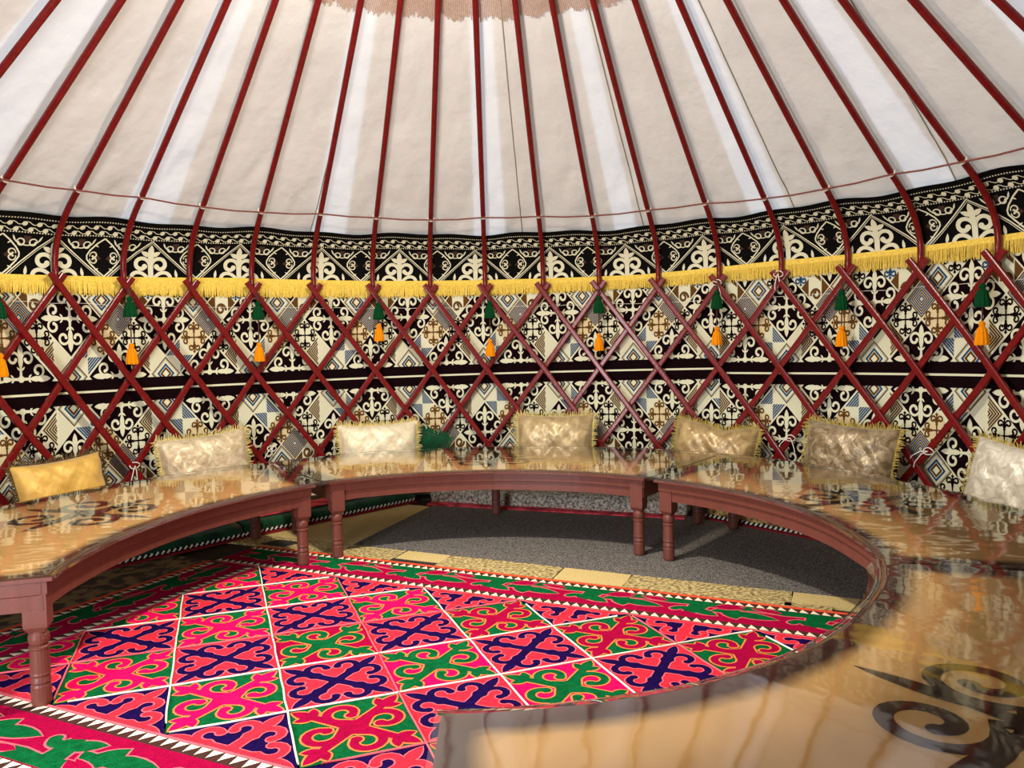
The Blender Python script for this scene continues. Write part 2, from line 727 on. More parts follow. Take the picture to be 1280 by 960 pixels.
# ================================================================== roof poles
ORD = ['first', 'second', 'third', 'fourth', 'fifth', 'sixth', 'seventh', 'eighth', 'ninth', 'tenth', 'eleventh', 'twelfth', 'thirteenth',
       'fourteenth', 'fifteenth', 'sixteenth', 'seventeenth', 'eighteenth', 'nineteenth', 'twentieth']


def pole_profile():
    pts = [(3.016, 1.452), (3.016, 1.60)]
    p0, p1, p2 = np.array((3.016, 1.60)), np.array((3.010, 1.80)), np.array((2.70, roof_z(2.70)))
    for t in np.linspace(.1, 1, 10):
        pts.append(tuple((1 - t) ** 2 * p0 + 2 * t * (1 - t) * p1 + t * t * p2))
    for r in (2.3, 1.9, 1.5, 1.1, APEX[0]):
        pts.append((r, roof_z(r)))
    return pts


PROF = pole_profile()
# the line of a pole on the roof leans a little: (foot, top) angles
for i in range(-5, 21):
    pm = MB()
    pts = []
    t0 = theta(i)
    d = RNG.uniform(-.3, .3)
    for r, z in PROF:
        pts.append(cyl(t0 + d * (3.016 - r) / 2.4, r, z))
    pm.tube(pts, POLE_R, 10)
    if -2 <= i <= 17:
        k = i + 2
        lab = f'dark red roof pole, {ORD[k]} from the left of those running up the canvas'
    elif i < -2:
        lab = f'dark red roof pole, {ORD[-3 - i]} beyond the left edge of the picture'
    else:
        lab = f'dark red roof pole, {ORD[i - 18]} beyond the right edge of the picture'
    pm.build('roof_pole', RED, smooth=True, label=lab, cat='pole', group='red roof poles')

# crown ring that takes the pole tips
cr = MB()
ring = []
cr.grid([[cyl(t, .58 + .05 * math.cos(a), 3.58 + .05 * math.sin(a)) for a in np.linspace(0, 2 * math.pi, 9)[:-1]] for t in range(0, 360, 10)], close_u=True, close_v=True)
cr.build('crown_ring', RED, smooth=True, label='red wooden crown ring high above, holding the tips of the roof poles', cat='ring')

# rope from pole to pole, a white knot on each pole
rope = empty('pole_rope', (0, 0, 0), label='thin braided rope tied from roof pole to roof pole above the black frieze', cat='rope')
rm, prevp = MB(), None
TZ = {-1: -.004, 6: .0, 10: .0}
for i in range(-5, 21):
    pz = 1.992 + .008 * math.sin(i * 1.9)
    rr = 2.718 - (pz - 1.987) / .742
    p = Vector(cyl(theta(i), rr - .024, pz - .012))
    if prevp is not None:
        mid = (p + prevp) / 2 + Vector((0, 0, -.006))
        rm.tube([prevp, mid, p], .0052, 6, cap=False)
    prevp = p
    kn = MB()
    c = Vector(cyl(theta(i), rr, pz))
    ax = Vector((PROF[-1][0] - 2.718, PROF[-1][1] - 1.987)).normalized()
    a = math.radians(theta(i))
    axis = Vector((math.sin(a) * ax.x, math.cos(a) * ax.x, ax.y))
    e1 = Vector((math.cos(a), -math.sin(a), 0))
    e2 = axis.cross(e1)
    pts = [c + (e1 * math.cos(q) + e2 * math.sin(q)) * .0205 + axis * (.004 * math.sin(q)) for q in np.linspace(0, 2 * math.pi, 13)]
    kn.tube(pts, .0055, 6, cap=False)
    kn.build('knot', WHITE, rope, smooth=True)
rm.build('rope_run', ROPE, rope, smooth=True)

# ================================================================== tapestries
UH, UV = .0909 / 3 * 180 / math.pi, .1145     # half cell: degrees along the wall, metres up
CR_, DK, BR, BL, TN, CR2 = 0, 1, 2, 3, 4, 5


def dia(c, k):
    x, y = c
    return [(x, y - k), (x + k, y), (x, y + k), (x - k, y)]


def big_motif():
    f = Flat()
    f.leaf(0, 1.06, 90, .66, .30, CR_, 2)
    f.stroke([(0, 0), (0, .5), (0, 1.1)], (.16, .10), CR_, 2)
    for sd in (1, -1):
        a = (lambda q: q if sd > 0 else 180 - q)
        f.scroll(.41 * sd, 1.0, .36, .15, a(205), a(-165), (.115, .15), CR_, 2.2 + .1 * sd, start=(.03 * sd, .62))
        f.leaf(.05 * sd, .42, 90 - 45 * sd, .26, .10, CR_, 2)
    f.rot(4)
    f.patch(dia((0, 0), .24), CR_, 2.6, 1)
    g = Flat()
    g.patch(dia((0, 0), 1.94), DK, 1, 8)
    g.F += f.F
    return g


def cross_motif(ink, bg):
    f = Flat()
    f.stroke([(0, 0), (0, .35), (0, .75)], .085, ink, 2)
    f.patch(dia((0, .80), .10), ink, 2.1, 1)
    f.patch(dia((0, .30), .09), ink, 2.1, 1)
    for sd in (1, -1):
        a = (lambda q: q if sd > 0 else 180 - q)
        f.scroll(.225 * sd, .57, .18, .085, a(215), a(-140), (.085, .105), ink, 2.2 + .1 * sd, start=(.0, .34), n=12)
    f.rot(4)
    g = Flat()
    g.patch(dia((0, 0), .96), bg, 1, 3)
    g.F += f.F
    return g


def ring(f, k, w, m, l):
    for q in range(4):
        a, b = dia((0, 0), k)[q], dia((0, 0), k)[(q + 1) % 4]
        c, d = dia((0, 0), k - w)[(q + 1) % 4], dia((0, 0), k - w)[q]
        f.poly([a, b, c, d], m, l)


def spiral_motif():
    f = Flat()
    f.patch(dia((0, 0), .95), CR2, 1, 3)
    k = .95
    for m in (BR, BL, BR, BL, BR, BL):
        ring(f, k, .10, m, 2)
        k -= .145
    return f


def conc_motif():
    f = Flat()
    f.patch(dia((0, 0), .95), CR_, 1, 3)
    ring(f, .95, .09, BR, 2)
    ring(f, .82, .03, BL, 2)
    ring(f, .58, .15, BL, 2)
    ring(f, .38, .16, BR, 2)
    return f


def comb_motif(ink, kind):
    f = Flat()
    f.patch(dia((0, 0), .95), CR_, 1, 3)
    n = 5
    for i in range(n):
        k = .9 - i * .17
        w = .125
        if kind == 'blue':
            for s_ in (1, -1):
                f.poly([(0, s_ * k), (0, s_ * (k - w)), (s_ * (k - w), 0), (s_ * k, 0)], ink, 2)
        else:
            j = .04 + .05 * (i % 2)
            if k - w - j > .02:
                f.poly([(j, k - j), (j, k - w - j), (k - w, 0), (k, 0)], ink, 2)
                f.poly([(j, -(k - j)), (j, -(k - w - j)), (k - w, 0), (k, 0)], ink, 2)
    # quilted ribs of the plain half
    for i in range(5):
        k = .85 - i * .16
        if kind != 'blue':
            f.poly([(-.03, k), (-.03, k - .03), (-(k - .03), 0), (-k, 0)], CR2, 2)
            f.poly([(-.03, -k), (-.03, -k + .03), (-(k - .03), 0), (-k, 0)], CR2, 2)
    return f


def horn_motif():
    f = Flat()
    f.patch(dia((0, 0), .95), CR_, 1, 3)
    f.poly([(-.95, 0), (-.45, -.5), (-.45, .5)], BR, 2)
    f.poly([(.95, 0), (.45, .5), (.45, -.5)], BR, 2)
    f.horn(-.30, -.45, 80, 1.75, 420, -1, (.16, .14), BR, 2.2, n=18, pw=1.2)
    f.poly([(0, .6), (.4, .3), (.4, .52), (.0, .9)], BR, 2.1)
    return f


MOTIF = {
    'big': big_motif(), 'spiral': spiral_motif(), 'xblack': cross_motif(DK, CR_), 'xbrown': cross_motif(BR, TN), 'xblue': cross_motif(BL, CR_),
    'conc': conc_motif(), 'cblue': comb_motif(BL, 'blue'), 'cbrown': comb_motif(BR, 'brown'), 'horn': horn_motif()}
CELLS = [('big', 0, 0), ('big', 3, -3), ('big', 3, 3), ('spiral', 3, 0), ('xblack', 2, -1), ('xbrown', -2, -1), ('cblue', -1, -2), ('cbrown', 1, -2),
         ('conc', 0, -3), ('conc', -2, 1), ('horn', 2, 1), ('xblack', -1, 2), ('xblue', 1, 2), ('conc', 0, 3)]


def tapestry(name, ta, tb, phase, mirror, zb, rad, label):
    mb = MB()
    per = 6 * UH
    sx = -1 if mirror else 1

    def place(t, y, l):
        return cyl(t, rad - .0011 * l, zb(t) + y)
    # ground cloth
    ts = np.linspace(ta, tb, int((tb - ta) / 1.0) + 1)
    mb.grid([[place(t, y, 0) for y in (-.82, -.5, -.25, 0, .25, .45, .70)] for t in ts], CR_)
    k0, k1 = int(math.floor((ta - phase) / per)) - 1, int(math.ceil((tb - phase) / per)) + 1
    for k in range(k0, k1 + 1):
        for nm, m, n in CELLS:
            x0 = phase + k * per + sx * m * UH
            if x0 < ta - 3 * UH or x0 > tb + 3 * UH:
                continue
            y0 = .435 + UV * n
            f = MOTIF[nm].xf(lambda x, y: (x0 + sx * x * UH, y0 + y * UV))
            f = f.clip(0, 1, .06).clip(0, -1, -.68)
            if x0 < ta + 2.2 * UH:
                f = f.clip(1, 0, ta)
            if x0 > tb - 2.2 * UH:
                f = f.clip(-1, 0, -tb)
            f.to(mb, place)
            f.xf(lambda x, y: (x, -y)).to(mb, place)
    # the dark belt where the two widths meet, with its white line
    for (y0, y1, m, l) in ((-.073, .073, DK, 4), (-.0065, .0065, CR_, 5)):
        b = Flat()
        for i in range(len(ts) - 1):
            b.poly([(ts[i], y0), (ts[i + 1], y0), (ts[i + 1], y1), (ts[i], y1)], m, l)
        b.to(mb, place)
    return mb.build(name, [CREAM, INK, BROWN, BLUE, TAN, mat('ivory_weave', (206, 196, 168), .9, .05, 300)], label=label, cat='tapestry')


ZB1 = [(-120, .862), (-64, .862), (-51, .862), (-35, .868), (-18, .881), (0, .894), (28.3, .915)]
ZB2 = [(28, .884), (35, .884), (50, .889), (64, .894), (120, .894)]
tapestry('wall_tapestry', -112, 28.35, 6.43, True, lambda t: interp(t, ZB1), 3.050,
         'woven hanging of light and dark diamonds, the long one left of the seam')
tapestry('wall_tapestry', 27.6, 112, 47.23, False, lambda t: interp(t, ZB2), 3.060,
         'woven hanging of light and dark diamonds, right of the seam')

# ================================================================== black frieze with yellow fringe
FT = [(-120, 1.52), (-63.5, 1.528), (-57, 1.541), (-36.7, 1.580), (-15.5, 1.579), (0.2, 1.584), (18, 1.586), (35, 1.620), (50, 1.621), (63, 1.630), (120, 1.64)]
FB = [(-120, 1.42), (-63.6, 1.425), (-57, 1.434), (-36.7, 1.453), (-15.5, 1.458), (0.2, 1.473), (18, 1.490), (35, 1.508), (50, 1.510), (63, 1.525), (120, 1.53)]
# profile behind the poles: (r, z) by arc length from z=1.45
fp_ = [(3.046, 1.45), (3.046, 1.62)]
p0, p1, p2 = np.array((3.046, 1.62)), np.array((3.046, 1.825)), np.array((2.72, roof_z(2.72) + .022))
for t in np.linspace(.08, 1, 13):
    fp_.append(tuple((1 - t) ** 2 * p0 + 2 * t * (1 - t) * p1 + t * t * p2))
fp_ = np.array(fp_)
fs = np.concatenate([[0], np.cumsum(np.hypot(*np.diff(fp_, axis=0).T))]) + 1.45


def frieze_pt(t, y, l=0.):
    """y: height above the fringe top, measured along the cloth"""
    q = interp(t, FT) + y
    r = float(np.interp(q, fs, fp_[:, 0]))
    z = float(np.interp(q, fs, fp_[:, 1]))
    wob = (.007 * math.sin(t * .33) + .006 * math.sin(t * .71 + 1)) * max(0, y - .1) / .27
    return cyl(t, r - .0011 * l + wob * 0, z + wob)


FH = .375
frieze = empty('frieze_band', (0, 0, 0), label='black frieze band woven with cream scrolls and palmettes, yellow fringe along its lower edge', cat='frieze')
fz = MB()
ts = np.arange(-100, 100.1, 1.0)
fz.grid([[frieze_pt(t, y) for y in np.linspace(-.03, FH, 13)] for t in ts], 0)
DEG = 180 / math.pi / 3.03
PP = 10.52 / DEG           # period in metres


def frieze_unit():
    f = Flat()
    # palmette in its tent
    for sd in (1, -1):
        f.stroke([(0, .236), (sd * .09, .155), (sd * .18, .074), (sd * .262, .0)], .0065, 1, 2)
        f.stroke([(0, .222), (sd * .09, .141), (sd * .18, .060), (sd * .245, .0)], .003, 1, 2)
        f.horn(.004 * sd, .075, 90 - 8 * sd, .205, 330, -sd, (.022, .026), 1, 2.2 + .1 * sd, n=15, pw=1.15)
        f.horn(.012 * sd, -.01, 90 - 38 * sd, .20, 300, -sd, (.020, .026), 1, 2.25 + .1 * sd, n=15, pw=1.7)
        f.leaf(.004 * sd, .135, 90 - 62 * sd, .062, .03, 1, 2.1)
        f.leaf(sd * .158, .0, 90 + 8 * sd, .055, .018, 1, 2.1)
        f.poly([(sd * .035, .035), (sd * .075, .018), (sd * .07, .065), (sd * .05, .055)], 2, 1.2)
    f.stroke([(0, -.01), (0, .07), (0, .16)], (.03, .034), 1, 2)
    f.leaf(0, .135, 90, .075, .036, 1, 2.15)
    # small lozenge halfway
    h = PP / 2
    dl = [(0, .228), (.04, .196), (.078, .155), (.095, .125), (.094, .105), (.075, .078), (.035, .035), (0, .004)]
    for sd in (1, -1):
        f.stroke([(h + sd * x, y) for x, y in dl], .0085, 1, 2)
        for (yy, s2) in ((.142, 1), (.088, -1)):
            f.horn(h + sd * .078, .114 + s2 * .006, 90 + sd * (0 if s2 > 0 else 0) if s2 > 0 else -90, .095, 330, sd * s2, (.005, .009), 1, 2.3, n=11, pw=1.2)
            f.leaf(h + sd * .03, .114 + s2 * .062, 90 - sd * 60 if s2 > 0 else -90 + sd * 60, .028, .008, 1, 2.2)
        f.poly([(h + sd * .012, .11), (h + sd * .05, .085), (h + sd * .066, .114), (h + sd * .05, .145)], 2, 1.2)
    # U scrolls under the vine
    for sd in (1, -1):
        c = sd * h / 2 + sd * .008
        U = [(c - .075, .215), (c - .058, .188), (c - .03, .172), (c, .167), (c + .03, .172), (c + .058, .188), (c + .075, .215)]
        f.stroke(U, .0065, 1, 2.2)
        for s2 in (1, -1):
            f.horn(c + s2 * .056, .185, 90 + s2 * 5, .115, 360, s2, (.006, .011), 1, 2.4, n=13, pw=1.0)
            f.leaf(c + s2 * .062, .19, 90 - s2 * 25, .04, .010, 1, 2.1)
        f.poly([(c - .022, .20), (c, .18), (c + .022, .20), (c + .018, .222), (c - .018, .222)], 2, 1.2)
    return f


FU = frieze_unit()
for k in range(-6, 15):
    t0 = -47 + 10.52 * k - 10.52 * 0
    if abs(t0) > 98:
        continue
    FU.xf(lambda x, y: (t0 + x * DEG, y)).clip(0, 1, -.02).to(fz, frieze_pt)
# vine rows, dotted lines
vf = Flat()
step = .0785
n = int(200 / DEG / step)
for row, yv in ((0, .264), (1, .300)):
    for i in range(n):
        x0 = -100 / DEG + i * step + row * step * .5
        pts = [(x0 + step * q, yv + .010 * math.cos(q * 2 * math.pi)) for q in np.linspace(0, 1, 8)]
        vf.stroke(pts, .0045, 1, 2)
        vf.disc((x0 + step * .82, yv - .003), .0150, 1, 2.3, 10)
for yv in (.240, .330):
    i = -100 / DEG
    while i < 100 / DEG:
        vf.poly([(i, yv), (i + .0075, yv), (i + .0075, yv + .008), (i, yv + .007)], 1, 2)
        i += .0155
vf.xf(lambda x, y: (x * DEG, y)).to(fz, frieze_pt)
fz.build('woven_band', [BLACK, CREAM, DIMBROWN], frieze)
fr = MB()
# heading tape then two rows of loose strands
ts = np.arange(-100, 100.1, 1.0)
fr.grid([[cyl(t, 3.040, interp(t, FT) + .004 - y) for y in (0, .02, .036)] for t in ts])
tape = fr.build('fringe_tape', YELLOW, frieze)
st = MB()
for row, rr in ((0, 3.038), (1, 3.034)):
    t = -100.
    while t < 100:
        a, b = interp(t, FT) - .028, interp(t, FB) + RNG.uniform(-.006, .014) + row * .004
        dx = RNG.uniform(-.10, .10)
        w = .05
        ro = rr + RNG.uniform(-.003, .003)
        st.add([cyl(t - w, ro, a), cyl(t + w, ro - .002, a), cyl(t + w * .9 + dx * .5, ro - .003, (a + b) / 2), cyl(t - w * .9 + dx * .5, ro - .001, (a + b) / 2),
                cyl(t + w * .6 + dx, ro, b), cyl(t - w * .6 + dx, ro, b)], [(0, 1, 2, 3), (3, 2, 4, 5)])
        t += RNG.uniform(.085, .125)
st.build('fringe_strands', YELLOW, frieze, kind='stuff')

# thread strung across the hangings, and small white ties
WIRE = MB()
WIRE.tube([cyl(t, 3.022, 1.385 + .004 * math.sin(t)) for t in np.arange(-66, 28.1, 2)], .0013, 4)
WIRE.build('string', WHITE, label='thin white string stretched across the lattice left of the seam, under the fringe', cat='string')
WIRE = MB()
WIRE.tube([cyl(t, 3.022, 1.39 + .004 * math.sin(t)) for t in np.arange(29, 66, 2)], .0013, 4)
WIRE.build('string', WHITE, label='thin white string stretched across the lattice right of the seam, under the fringe', cat='string')


def tie(t, z, label, tails):
    mb = MB()
    c = Vector(cyl(t, 2.975, z))
    a = math.radians(t)
    ex, inn = Vector((math.cos(a), -math.sin(a), 0)), Vector((-math.sin(a), -math.cos(a), 0))
    k = Vector((0, 0, 1))
    mb.tube([c + ex * (.030 * math.cos(q)) + k * (.020 * math.sin(q)) + inn * (.014 + .008 * math.sin(2 * q)) for q in np.linspace(0, 2 * math.pi, 14)], .0032, 6, cap=False)
    for dx, dz in tails:
        mb.tube([c + inn * .02, c + ex * dx * .4 + k * (dz * .3 + .012) + inn * .028, c + ex * dx * .9 + k * dz * .7 + inn * .026, c + ex * dx + k * dz + inn * .022], .003, 6)
    mb.build('white_tie', WHITE, smooth=True, label=label, cat='tie')


tie(28.53, 1.50, 'white tie string knotted round the lattice crossing beside the hanging seam', [(.03, -.10), (-.05, -.01)])
tie(36.47, 1.53, 'white tie string on the roof pole foot, first pole right of the seam', [(-.02, -.10), (.01, -.05)])
tie(-50.3, .40, 'white tie string on the lattice between the yellow and the champagne cushion', [(-.03, -.12), (.01, -.14)])
tie(-33.4, .42, 'white tie string on the lattice beside the champagne cushion', [(-.05, -.06), (.02, .02)])
tie(38.0, .47, 'white tie string hanging loose beside the bronze cushion', [(-.07, -.06), (.03, -.09)])
tie(54.3, .46, 'white tie string looped on the lattice between bronze and silver cushions', [(-.10, -.05), (-.08, -.10)])

# ================================================================== tassels
TAS = [(-1, -64.5, 1.345, 1.04), (1, -50.4, 1.370, 1.088), (3, -34.8, 1.360, 1.085), (5, -18.65, 1.360, 1.21), (7, -3.0, 1.362, 1.087),
       (9, 12.5, 1.380, 1.115), (11, 28.7, 1.383, 1.143), (13, 44.55, 1.340, 1.122), (15, 60.3, 1.318, 1.122)]
TAB = ['leftmost of the row, cut by the picture edge', 'second of the row from the left', 'third of the row from the left', 'with the shortest cord, above the cream cushion',
       'fifth of the row from the left', 'sixth of the row from the left', 'hanging at the seam of the two hangings', 'eighth of the row, above the bronze cushion', 'rightmost of the row']


def tassel_mb(w, h):
    mb = MB()
    mb.lathe([(.002, .0), (w * .36, -.006), (w * .46, -.018), (w * .34, -.030), (w * .62, -.042), (w * .80, -h * .55), (w * .98, -h * .9), (w * .92, -h), (.003, -h * .97)], 22, ripple=.06)
    return mb


GT, OT = tassel_mb(.040, .125).mesh('green_tassel', GREEN_T), tassel_mb(.036, .128).mesh('orange_tassel', ORANGE_T)
for (i, t, gz, oz), lab in zip(TAS, TAB):
    c = cyl(t, 2.925, 0)
    e = empty('tassel', (c[0], c[1], gz + .0625), math.radians(-t), label='green and orange tassel on the lattice, ' + lab, cat='tassel', group='tassels along the lattice')
    g = link(bpy.data.objects.new('green_tassel', GT))
    g.parent = e
    o = link(bpy.data.objects.new('orange_tassel', OT))
    o.parent = e
    o.location = (0, 0, oz - gz)
    o.rotation_euler = (0, 0, 1.1 * i)
    cd = MB()
    z1 = oz - gz
    cd.tube([(.0, .012, .05), (.001, .002, 0), (.002, 0, -.06), (0, 0, z1 + .0)], .004, 6)
    cd.tube([(-.016, .01, .055), (0, .002, 0)], .0025, 5)
    cd.tube([(.018, .01, .055), (0, .002, 0)], .0025, 5)
    cd.tube([(0, 0, z1 - .05), (.004, -.002, z1 - .15)], .006, 6)
    cd.build('cord', DARKCORD, e, smooth=True)

# ================================================================== valance under the crown
va = empty('crown_valance', (0, 0, 0), label='pinkish brown thread valance hanging against the canvas at the top of the roof', cat='valance')
vm = MB()
VAL = mat('valance_thread', (176, 146, 128), .85, .25, 80)
t = -75.
while t < 75:
    sc = .028 * abs(math.sin(t * math.pi / 5.2)) ** .6
    r1 = 1.545 + sc + RNG.uniform(-.012, .012)
    a, b, c_, d_ = (cyl(t - .12, 1.2, roof_z(1.2) + .035), cyl(t + .12, 1.2, roof_z(1.2) + .035), cyl(t + .10, r1, roof_z(r1) + .033), cyl(t - .10, r1, roof_z(r1) + .033))
    vm.add([a, b, c_, d_], [(0, 1, 2, 3)])
    t += .26
vm.build('threads', VAL, va, kind='stuff')
vt = MB()
vt.grid([[cyl(t, r, roof_z(r) + .030) for r in (1.19, 1.24)] for t in range(-75, 76, 3)])
vt.build('heading', VAL, va)

# ================================================================== floor coverings (frame of the felt rug: origin O, axes E1 along, E2 across)
O = np.array((-.766, .901))
E1 = np.array((.929, -.369))
E2 = np.array((.369, .929))
S = .24138


def rg(u, v, z=0.):
    p = O + u * E1 + v * E2
    return (float(p[0]), float(p[1]), z)


def slab(name, uv, z0, z1, m, parent=None, wob=0., **k):
    mb = MB()
    pts = []
    for i in range(len(uv)):
        a, b = np.array(uv[i]), np.array(uv[(i + 1) % len(uv)])
        n_ = max(1, int(np.linalg.norm(b - a) / .12))
        for j in range(n_):
            q = a + (b - a) * j / n_
            pts.append((q[0] + RNG.uniform(-wob, wob), q[1] + RNG.uniform(-wob, wob)))
    n_ = len(pts)
    v = [rg(x, y, z0) for x, y in pts] + [rg(x, y, z1) for x, y in pts]
    f = [tuple(range(n_, 2 * n_))] + [(i, (i + 1) % n_, n_ + (i + 1) % n_, n_ + i) for i in range(n_)]
    mb.add(v, f)
    # make the winding face up
    o = mb.build(name, m, parent, **k)
    o.data.validate()
    return o


GREY = speck_mat('grey_loop_pile', (52, 50, 50), (128, 122, 116), 150, .8)
BEIGE_T = speck_mat('mottled_beige_pile', (112, 92, 52), (206, 186, 128), 55, .8, (.36, .66))
BEIGE_P = speck_mat('plain_beige_pile', (186, 162, 104), (204, 182, 124), 120, .4)
DARKP = speck_mat('black_pile', (22, 18, 16), (44, 38, 34), 150, .5)
BROC = speck_mat('brown_figured_pile', (46, 32, 22), (126, 106, 66), 14, .4, (.46, .56))
slab('grey_carpet', [(-.30, .545), (-.44, 1.9), (2.6, 1.9), (3.2, .56), (2.66, .545)], -.014, -.002, GREY, wob=.003,
     label='grey speckled carpet on the floor under the back and right tables', cat='carpet')
slab('beige_carpet', [(-1.55, .545), (-.305, .545), (-.43, 1.62), (-1.0, 1.65), (-1.5, 1.1)], -.014, -.006, BEIGE_P, label='plain beige carpet under the gap between left and back tables', cat='carpet')
strip = empty('tile_strip', rg(0, .45, 0), label='patchwork strip of beige carpet tiles along the far edge of the bright rug', cat='carpet')
strip.location = (0, 0, 0)
J = [(-1.25, None), (-.80, 'T'), (.066, 'T'), (.336, 'P'), (.965, 'T'), (1.31, 'P'), (2.028, 'T'), (2.62, 'Q')]
for (a, _), (b, k) in zip(J[:-1], J[1:]):
    g_ = .004
    if k == 'T':
        slab('carpet_tile', [(a + g_, .345), (b - g_ + .012, .345), (b - g_, .538), (a + g_, .538)], -.013, -.001, BEIGE_T, strip, wob=.002)
    elif k == 'P':
        lo = .392 if a < .2 else .345
        slab('carpet_tile', [(a + g_ + .012, lo), (b - g_ + .012, lo), (b - g_, .538), (a + g_, .538)], -.013, -.001, BEIGE_P, strip, wob=.002)
        if lo > .3:
            slab('carpet_tile', [(a + g_, .345), (b - g_, .345), (b - g_, .386), (a + g_, .386)], -.013, -.003, DARKP, strip, label='black carpet tile')
    else:
        slab('carpet_tile', [(a + g_, .395), (b, .395), (b, .538), (a + g_, .538)], -.013, -.001, BEIGE_P, strip)
        slab('carpet_tile', [(a - .02, .345), (a + .165, .345), (a + .165, .39), (a - .02, .39)], -.013, -.001, BEIGE_T, strip)
slab('carpet_tile', [(-.80, .36), (-.63, .36), (-.60, .48), (-.77, .48)], -.004, .001, DARKP, strip, label='small black carpet patch')
slab('figured_carpet', [(-1.75, -1.72), (-.70, -1.72), (-.70, -.02), (-1.15, .03), (-1.9, .05)], -.014, -.003, BROC, label='dark brown figured carpet under the left table', cat='carpet')
slab('striped_carpet', [(-1.3, -2.5), (2.4, -2.5), (2.4, -1.75), (-1.3, -1.75)], -.014, -.004, DARKP, label='black and cream carpet edge before the front border of the bright rug', cat='carpet')

# ------------------------------------------------------------------ the felt rug
rug = empty('felt_rug', (0, 0, 0), label='bright pink, green and navy felt rug of scroll-patterned squares inside the ring of tables', cat='rug')
U0, U1 = -2 * S, 12 * S
V0, V1 = -6 * S, 0.
RED_, NAVY_, GRN_, PNK_, CRM_, ORG_, COR_ = range(7)
RUGM = [FELT_RED, FELT_NAVY, FELT_GREEN, FELT_PINK, FELT_CRIM, FELT_ORANGE, FELT_CORAL]


def navy_motif():
    g = Flat()

    def arm(f, e, m, l):
        # arm along +y, turned to the corner afterwards
        f.stroke([(0, 0), (0, .55), (0, .85)], (.20 + e, .17 + e), m, l)
        f.leaf(0, .74, 90, .56 + e * .5, .22 + e, m, l + .15)
        for sd in (1, -1):
            a = (lambda q: q if sd > 0 else 180 - q)
            f.scroll(.27 * sd, .66, .24, .17, a(215), a(-40), (.15 + e, .14 + e), m, l + .2, start=(0, .36), n=9, cap=.085 + e / 2)
    arm(g, .06, COR_, 2)
    arm(g, 0, NAVY_, 3)
    g.F = [([((x - y) * .7071, (x + y) * .7071) for x, y in P], m, l) for P, m, l in g.F]
    g.rot(4)
    g.disc((0, 0), .16, NAVY_, 3.9, 8)
    return g


def green_motif(col):
    g = Flat()

    def arm(f, e, m, l):
        f.stroke([(0, 0), (.3, .3), (.66, .66)], (.26 + e, .15 + e), m, l)
        f.leaf(.56, .56, 45, .54 + e * .5, .24 + e, m, l + .1)
        f.leaf(.60, .60, 97, .34 + e * .5, .19 + e, m, l + .15)
        f.leaf(.60, .60, -7, .34 + e * .5, .19 + e, m, l + .2)
        f.scroll(-.10, .56, .33, .17, 262, -40, (.17 + e, .15 + e), m, l + .25, start=(.08, .12), n=14, cap=.10 + e / 2)
    arm(g, .075, ORG_, 2)
    arm(g, 0, col, 3)
    g.rot(4)
    g.disc((0, 0), .26, col, 3.9, 10)
    return g


HALF = S * math.sqrt(2) / 2


def tile_xf(x, y):
    """tile unit square -> offsets (du, dv) in rug frame, tile turned by 45 degrees"""
    c = math.sqrt(.5) * HALF
    return ((x - y) * c, (x + y) * c)


def tile_mesh(bg, mot, clipv=None):
    """returns (ground mesh, motif mesh)"""
    g = Flat()
    g.patch([(-.985, -.985), (.985, -.985), (.985, .985), (-.985, .985)], bg, 0, 2)
    g = g.xf(tile_xf)
    m = mot.clip(1, 0, -.96).clip(-1, 0, -.96).clip(0, 1, -.96).clip(0, -1, -.96).xf(tile_xf)
    if clipv:
        g, m = g.clip(*clipv), m.clip(*clipv)
    ms = []
    for nm, f, zz in (('felt_square', g, .004), ('scroll_motif', m, .0035)):
        mb = MB()
        f.to(mb, lambda u, v, l: (u * E1[0] + v * E2[0], u * E1[1] + v * E2[1], zz + .0007 * l))
        ms.append(mb.mesh(nm, RUGM))
    return ms


NAV, GRP, GRC = navy_motif(), green_motif(PNK_), green_motif(CRM_)
GPK = green_motif(GRN_).remap({})
cache = {}


def tile(kind, clipname, clipv, u, v):
    key = (kind, clipname)
    if key not in cache:
        bg, mot = {'navy': (RED_, NAV), 'navyinv': (NAVY_, NAV.remap({NAVY_: RED_})), 'pink': (GRN_, GRP), 'crim': (GRN_, GRC), 'inv': (PNK_, GPK), 'invc': (CRM_, GPK)}[kind]
        cache[key] = tile_mesh(bg, mot, clipv)
    a, b = cache[key]
    t = link(bpy.data.objects.new('felt_square', a))
    t.parent = rug
    t.location = rg(u, v, 0)
    q = link(bpy.data.objects.new('scroll_motif', b))
    q.parent = t


